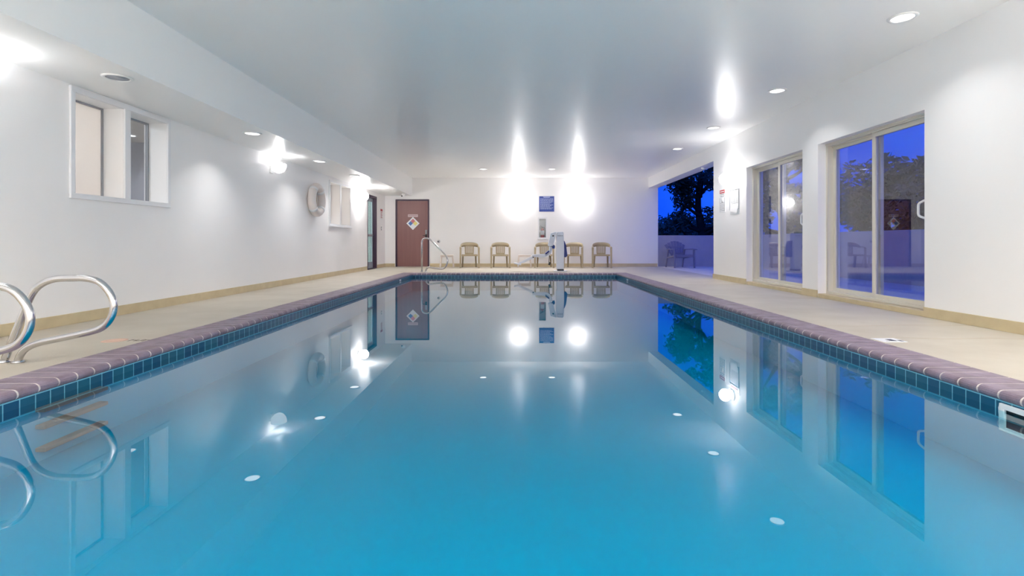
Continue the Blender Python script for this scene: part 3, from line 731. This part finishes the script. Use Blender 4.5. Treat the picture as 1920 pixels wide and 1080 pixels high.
# ------------------------------------------------------------------ monobloc chairs
def make_chair():
    t = thing('resin_armchair', '', 'chair', (0, 0, 0), group='tan resin chairs along the far wall')
    m = M['resin']
    # seat: shallow dished slab with apron
    s = MB(); nx, ny = 8, 6; vs = []; fs = []
    for j in range(ny+1):
        for i in range(nx+1):
            u = i/nx*2-1; v = j/ny; wd_ = 0.235 - 0.035*v
            vs.append((u*wd_, -0.22+0.42*v, 0.405 - 0.02*v - 0.018*(1-u*u)*math.sin(PI*v)))
    for j in range(ny):
        for i in range(nx): a = j*(nx+1)+i; fs.append((a, a+1, a+nx+2, a+nx+1))
    s.add(vs, fs, 0, True)
    so = s.build('seat', m, t, recalc=False); sd = so.modifiers.new('thick', 'SOLIDIFY'); sd.thickness = 0.012; sd.offset = -1
    ap = MB(); ap.box(-0.235, 0.235, -0.226, -0.214, 0.35, 0.404); ap.bar((-0.232, -0.21, 0.377), (-0.2, 0.19, 0.36), 0.01, 0.05, up=(0,0,1)); ap.bar((0.232, -0.21, 0.377), (0.2, 0.19, 0.36), 0.01, 0.05, up=(0,0,1))
    ap.build('seat_apron', m, t, bevel=0.003)
    # back: arched band and slatted centre panel
    b = MB(); N = 26; vs = []; fs = []
    for i in range(N+1):
        th = -PI/2 + PI*i/N; sn, cs = math.sin(th), max(0.0, math.cos(th))
        x = 0.262*math.copysign(abs(sn)**0.8, sn); y = 0.05 + 0.19*cs**0.8
        top = 0.635 + 0.125*cs**0.55; bot = 0.60 + 0.035*cs
        for z, k in ((bot, 0), ((bot+top)/2, 0.006), (top, 0.03)): vs.append((x*(1-0.0*k), y+k*cs, z))
    for i in range(N):
        for r in range(2): a = i*3+r; fs.append((a, a+1, a+4, a+3))
    b.add(vs, fs, 0, True)
    bo = b.build('backrest', m, t, recalc=False); sd = bo.modifiers.new('thick', 'SOLIDIFY'); sd.thickness = 0.014; sd.offset = 0
    p = MB()
    for k in range(-3, 4):
        x = k*0.036; yb_ = 0.235 - abs(k)*0.006
        p.bar((x, 0.195-abs(k)*0.002, 0.375), (x*1.04, yb_, 0.66), 0.026, 0.009, up=(0,1,0))
    p.box(-0.125, 0.125, 0.188, 0.2, 0.38, 0.44); p.bar((-0.125, 0.2, 0.375), (-0.13, 0.225, 0.64), 0.018, 0.02); p.bar((0.125, 0.2, 0.375), (0.13, 0.225, 0.64), 0.018, 0.02)
    p.build('back_slats', m, t, bevel=0.002)
    for sx in (-1, 1):
        a_ = MB(); a_.tube(catmull([(sx*0.262, 0.08, 0.625), (sx*0.268, -0.05, 0.625), (sx*0.272, -0.16, 0.618), (sx*0.27, -0.225, 0.585)], 5), [0.028]*16, 10, flat=0.45)
        a_.build('armrest', m, t)
        l = MB(); l.bar((sx*0.268, -0.215, 0.60), (sx*0.272, -0.235, 0.0), 0.058, 0.02, 0.044, 0.02, up=(0,1,0)); l.bar((sx*0.292, -0.19, 0.60), (sx*0.292, -0.222, 0.0), 0.012, 0.055, 0.012, 0.04, up=(0,1,0))
        l.build('leg', m, t, bevel=0.003)
        l = MB(); l.bar((sx*0.19, 0.18, 0.385), (sx*0.205, 0.265, 0.0), 0.05, 0.018, 0.036, 0.018, up=(0,1,0)); l.bar((sx*0.212, 0.165, 0.385), (sx*0.222, 0.25, 0.0), 0.012, 0.05, 0.012, 0.035, up=(0,1,0))
        l.build('leg', m, t, bevel=0.003)
    return t
chs = [(-1.405, 15.38, 0.12, 'tan resin armchair first from the left, beside the pale side table'),
       (-0.475, 15.36, 0.04, 'tan resin armchair second from the left, with free wall on both sides'),
       (0.84, 15.40, -0.05, 'tan resin armchair under the fire cabinet, partly hidden by the lift arm'),
       (1.73, 15.38, -0.22, 'tan resin armchair just right of the white lift mast'),
       (2.56, 15.38, -0.10, 'tan resin armchair farthest right, nearest the open bay')]
c0 = make_chair()
for i, (x, y, rz, lab) in enumerate(chs):
    if i == 0: c0.location = (x, y, 0); c0.rotation_euler = (0, 0, rz); c0['label'] = lab
    else: dup(c0, (x, y, 0), rz, lab)

def make_table(lab, loc, rz):
    t = thing('side_table', lab, 'side table', loc, rz, group='low resin side tables')
    m = M['resinw']
    MB().box(-0.19, 0.19, -0.17, 0.17, 0.355, 0.378).build('table_top', m, t, bevel=0.006)
    a = MB(); a.box(-0.18, 0.18, -0.16, -0.15, 0.315, 0.356); a.box(-0.18, 0.18, 0.15, 0.16, 0.315, 0.356); a.box(-0.18, -0.17, -0.15, 0.15, 0.315, 0.356); a.box(0.17, 0.18, -0.15, 0.15, 0.315, 0.356)
    a.build('apron', m, t)
    for sx in (-1, 1):
        for sy in (-1, 1):
            l = MB(); l.bar((sx*0.165, sy*0.152, 0.356), (sx*0.2, sy*0.172, 0), 0.045, 0.012, 0.035, 0.012, up=(0,1,0)); l.bar((sx*0.181, sy*0.135, 0.356), (sx*0.215, sy*0.155, 0), 0.012, 0.045, 0.012, 0.035, up=(0,1,0))
            l.build('leg', m, t, bevel=0.002)
    return t
s0 = make_table('low pale resin side table beside the far handrail', (-2.09, 15.45, 0), 0.1)
dup(s0, (0.25, 15.6, 0), 0.0, 'low pale resin side table behind the reaching lift arm')

# ------------------------------------------------------------------ pool lift
LY = 13.55; S_ = 960/LY
def lp(px, py, dy=0): return ((px-968)/S_ - 1.165, dy, 0.75-(py-455)/S_)
t = thing('pool_lift', 'white pool access lift with navy cushions on the far deck', 'pool lift', (1.165, LY, 0))
MB().box(-0.17, 0.17, -0.16, 0.16, 0, 0.012).build('base_plate', M['liftw'], t, bevel=0.003)
MB().box(-0.085, 0.085, -0.12, 0.12, 0.012, 0.05).build('base_foot', M['black'], t, bevel=0.006)
MB().prism([(-0.10, 0.05), (0.085, 0.05), (0.095, 0.55), (0.08, 1.0), (0.06, 1.04), (-0.08, 1.03), (-0.105, 0.97), (-0.115, 0.5)], -0.11, 0.11).build('mast', M['liftw'], t, bevel=0.015)
k = MB()
for i in range(4): k.box(-0.075+i*0.035, -0.055+i*0.035, -0.114, -0.108, 0.92, 0.945)
k.build('mast_buttons', M['grey'], t)
MB().prism([(-0.26, 1.0), (-0.12, 1.04), (-0.10, 1.02), (-0.20, 0.66), (-0.29, 0.64), (-0.33, 0.68)], -0.08, 0.08).build('upper_arm', M['liftw'], t, bevel=0.012)
MB().cyl((-0.195, -0.085, 0.93), (-0.195, -0.075, 0.93), 0.022).build('pivot_bolt', M['black'], t)
MB().tube(catmull([lp(1037, 466, -0.02), lp(1038, 461.5, -0.02), lp(1033, 460.5, -0.02), lp(1030, 463, -0.02)], 5), 0.035, 12).build('joint_cover', M['navy'], t)
MB().tube(catmull([lp(1032.5, 463, -0.03), lp(1031.5, 471, -0.03), lp(1027, 477.5, -0.03), lp(1020, 480, -0.03), lp(1008, 480, -0.03)], 6), [0.042]*25, 12).build('bent_arm', M['liftw'], t)
k = MB(); k.bar(lp(1022, 478.5, -0.05), lp(998, 479.5, -0.05), 0.085, 0.09, 0.07, 0.09); k.bar(lp(1001, 481, -0.05), lp(970, 495.5, -0.05), 0.075, 0.08, 0.05, 0.08)
k.build('boom', M['liftw'], t, bevel=0.008)
MB().cyl(lp(999.5, 482, -0.105), lp(999.5, 482, -0.09), 0.018).build('boom_bolt', M['black'], t)
k = MB(); k.bar(lp(964, 493, -0.05), lp(977, 496, -0.05), 0.03, 0.32); k.bar(lp(971, 494, -0.05), lp(972, 500, -0.05), 0.03, 0.05, 0.015, 0.03)
k.build('footrest', M['liftw'], t, bevel=0.004)
MB().bar(lp(1022.5, 476, 0.02), lp(1029, 470.5, 0.02), 0.035, 0.30).build('seat_strap', M['navy'], t, bevel=0.01)
k = [lp(x, y) for x, y in ((1056, 450.5), (1058.5, 452), (1061.5, 460), (1064, 479), (1061.5, 482.5), (1057, 482), (1056, 470))]
MB().prism([(a[0], a[2]) for a in k], -0.02, 0.2).build('seat_back', M['navy'], t, bevel=0.012)
MB().tube(catmull([lp(1030, 478, -0.03), lp(1029.5, 486, -0.05), lp(1029, 492, -0.05)], 4), 0.009, 8).build('remote_cable', M['black'], t)
MB().obox(lp(1030, 494, -0.05), (0.05, 0.03, 0.08), (0, 0.3, 0)).build('hand_remote', M['black'], t, bevel=0.006)

# ------------------------------------------------------------------ outside: patio, parapet, fan-back chair, trees
pz = 7.0
tag(MB().box(XRo, pz+0.2, YF, YB+0.5, -0.3, 0.0).build('patio_slab', M['slab']), 'concrete patio outside the open bay', 'patio', kind='structure')
tag(MB().box(XRo, pz+0.2, 16.15, 16.35, 0.0, 0.98).build('parapet_wall', M['parap']), 'pale low wall behind the fan-back chair', 'low wall', kind='structure')
tag(MB().box(pz, pz+0.2, YF, 16.15, 0.0, 0.98).build('parapet_wall', M['parap']), 'pale low wall along the outer patio edge', 'low wall', kind='structure')
tag(MB().box(-60, 90, -60, 120, -0.6, -0.5).build('ground', M['soil']), 'dark ground beyond the patio', 'ground', kind='structure')

t = thing('fan_back_chair', 'pale fan-back resin chair on the patio in the open bay', 'chair', (4.93, 15.42, 0), 0.15)
m = M['resinb']
for k in range(-3, 4):
    a = k*0.085; x0 = k*0.048; x1 = x0 + math.sin(a)*0.5 + k*0.008; top = 0.80 - 0.012*k*k
    MB().bar((x0, 0.16, 0.30), (x1, 0.36, top), 0.046, 0.012, 0.088, 0.012, up=(0,1,0)).build('back_slat', m, t, bevel=0.005)
k_ = MB(); k_.bar((-0.2, 0.2, 0.42), (0.2, 0.2, 0.42), 0.05, 0.015, up=(0,1,0)); k_.bar((-0.24, 0.29, 0.62), (0.24, 0.29, 0.62), 0.04, 0.015, up=(0,1,0)); k_.build('back_brace', m, t)
k_ = MB()
for i in range(6): k_.bar((-0.25, -0.26+i*0.085, 0.385-i*0.018), (0.25, -0.26+i*0.085, 0.385-i*0.018), 0.075, 0.014, up=(0,0,1))
k_.box(-0.26, 0.26, -0.31, -0.296, 0.32, 0.39); k_.build('seat', m, t, bevel=0.004)
for sx in (-1, 1):
    MB().tube(catmull([(sx*0.28, 0.27, 0.54), (sx*0.33, 0.05, 0.555), (sx*0.35, -0.2, 0.555), (sx*0.34, -0.34, 0.545)], 5), [0.045]*16, 10, flat=0.3).build('armrest', m, t)
    l = MB(); l.bar((sx*0.31, -0.27, 0.54), (sx*0.31, -0.30, 0.0), 0.06, 0.03, 0.045, 0.03, up=(0,1,0)); l.build('leg', m, t, bevel=0.004)
    l = MB(); l.bar((sx*0.26, 0.22, 0.54), (sx*0.27, 0.38, 0.0), 0.05, 0.03, 0.04, 0.03, up=(0,1,0)); l.bar((sx*0.28, -0.28, 0.36), (sx*0.27, 0.28, 0.29), 0.02, 0.05, up=(0,0,1)); l.build('leg', m, t, bevel=0.004)

def tree(x, y, H, R, seed, leafm, label, n=5200, low=0.25):
    rr = random.Random(seed)
    t = thing('tree', label, 'tree', (x, y, -0.5), group='trees beyond the patio wall')
    b = MB(); tips = []
    b.tube(catmull([(0, 0, 0), (0.1*R, 0.05, H*0.25), (-0.05*R, 0.1, H*0.5), (0.05*R, 0, H*0.8)], 5), [0.26*(1-0.05*i) for i in range(16)], 8)
    for k in range(12):
        z0 = H*rr.uniform(0.2, 0.7); a = rr.uniform(0, 2*PI); L = R*rr.uniform(0.5, 0.95)
        tip = Vector((math.cos(a)*L, math.sin(a)*L, z0+H*rr.uniform(0.08, 0.25)))
        b.tube(catmull([(0, 0, z0), tip*0.5+Vector((0, 0, z0*0.5-0.1)), tip], 4), [0.09-0.009*i for i in range(9)], 6); tips.append(tip)
    b.build('trunk', M['bark'], t)
    blobs = [(tp, R*rr.uniform(0.28, 0.45)) for tp in tips]
    for k in range(14):
        a = rr.uniform(0, 2*PI); q = R*math.sqrt(rr.random())*0.75; blobs.append((Vector((math.cos(a)*q, math.sin(a)*q, H*rr.uniform(low, 0.95))), R*rr.uniform(0.25, 0.45)))
    c = MB()
    for i in range(n):
        ctr, br_ = rr.choice(blobs)
        v = Vector((rr.gauss(0,1), rr.gauss(0,1), rr.gauss(0,1))).normalized()*br_*rr.uniform(0.45, 1.05)
        p = ctr+v; s_ = rr.uniform(0.07, 0.15)
        e1 = Vector((rr.gauss(0,1), rr.gauss(0,1), rr.gauss(0,1))).normalized(); e2 = e1.orthogonal().normalized()
        c.add([p-e1*s_, p-e2*s_*0.45, p+e1*s_, p+e2*s_*0.45], [(0,1,2,3)])
    c.build('foliage', leafm, t, recalc=False)
    return t
tree(7.55, 21.0, 5.6, 1.25, 1, M['leaf'], 'dark tree with a bare forked trunk filling the middle of the open bay', 3600, 0.3)
tree(6.6, 24.6, 1.9, 1.5, 2, M['leafb'], 'low brownish tree at the left of the open bay', 4500, 0.1)
tree(9.2, 28.0, 2.6, 1.7, 3, M['leaf'], 'low dark tree behind the right part of the open bay', 4500, 0.1)
tree(9.5, 18.2, 5.6, 1.45, 4, M['leafb'], 'tall dark tree seen through the farther sliding door', 9500, 0.12)
tree(10.8, 14.9, 4.1, 1.6, 5, M['leaf'], 'dark tree seen through the nearer sliding door', 9000, 0.1)
tree(10.0, 10.9, 2.9, 1.5, 6, M['leaf'], 'low dark tree behind the near end of the outer patio wall', 5500, 0.1)
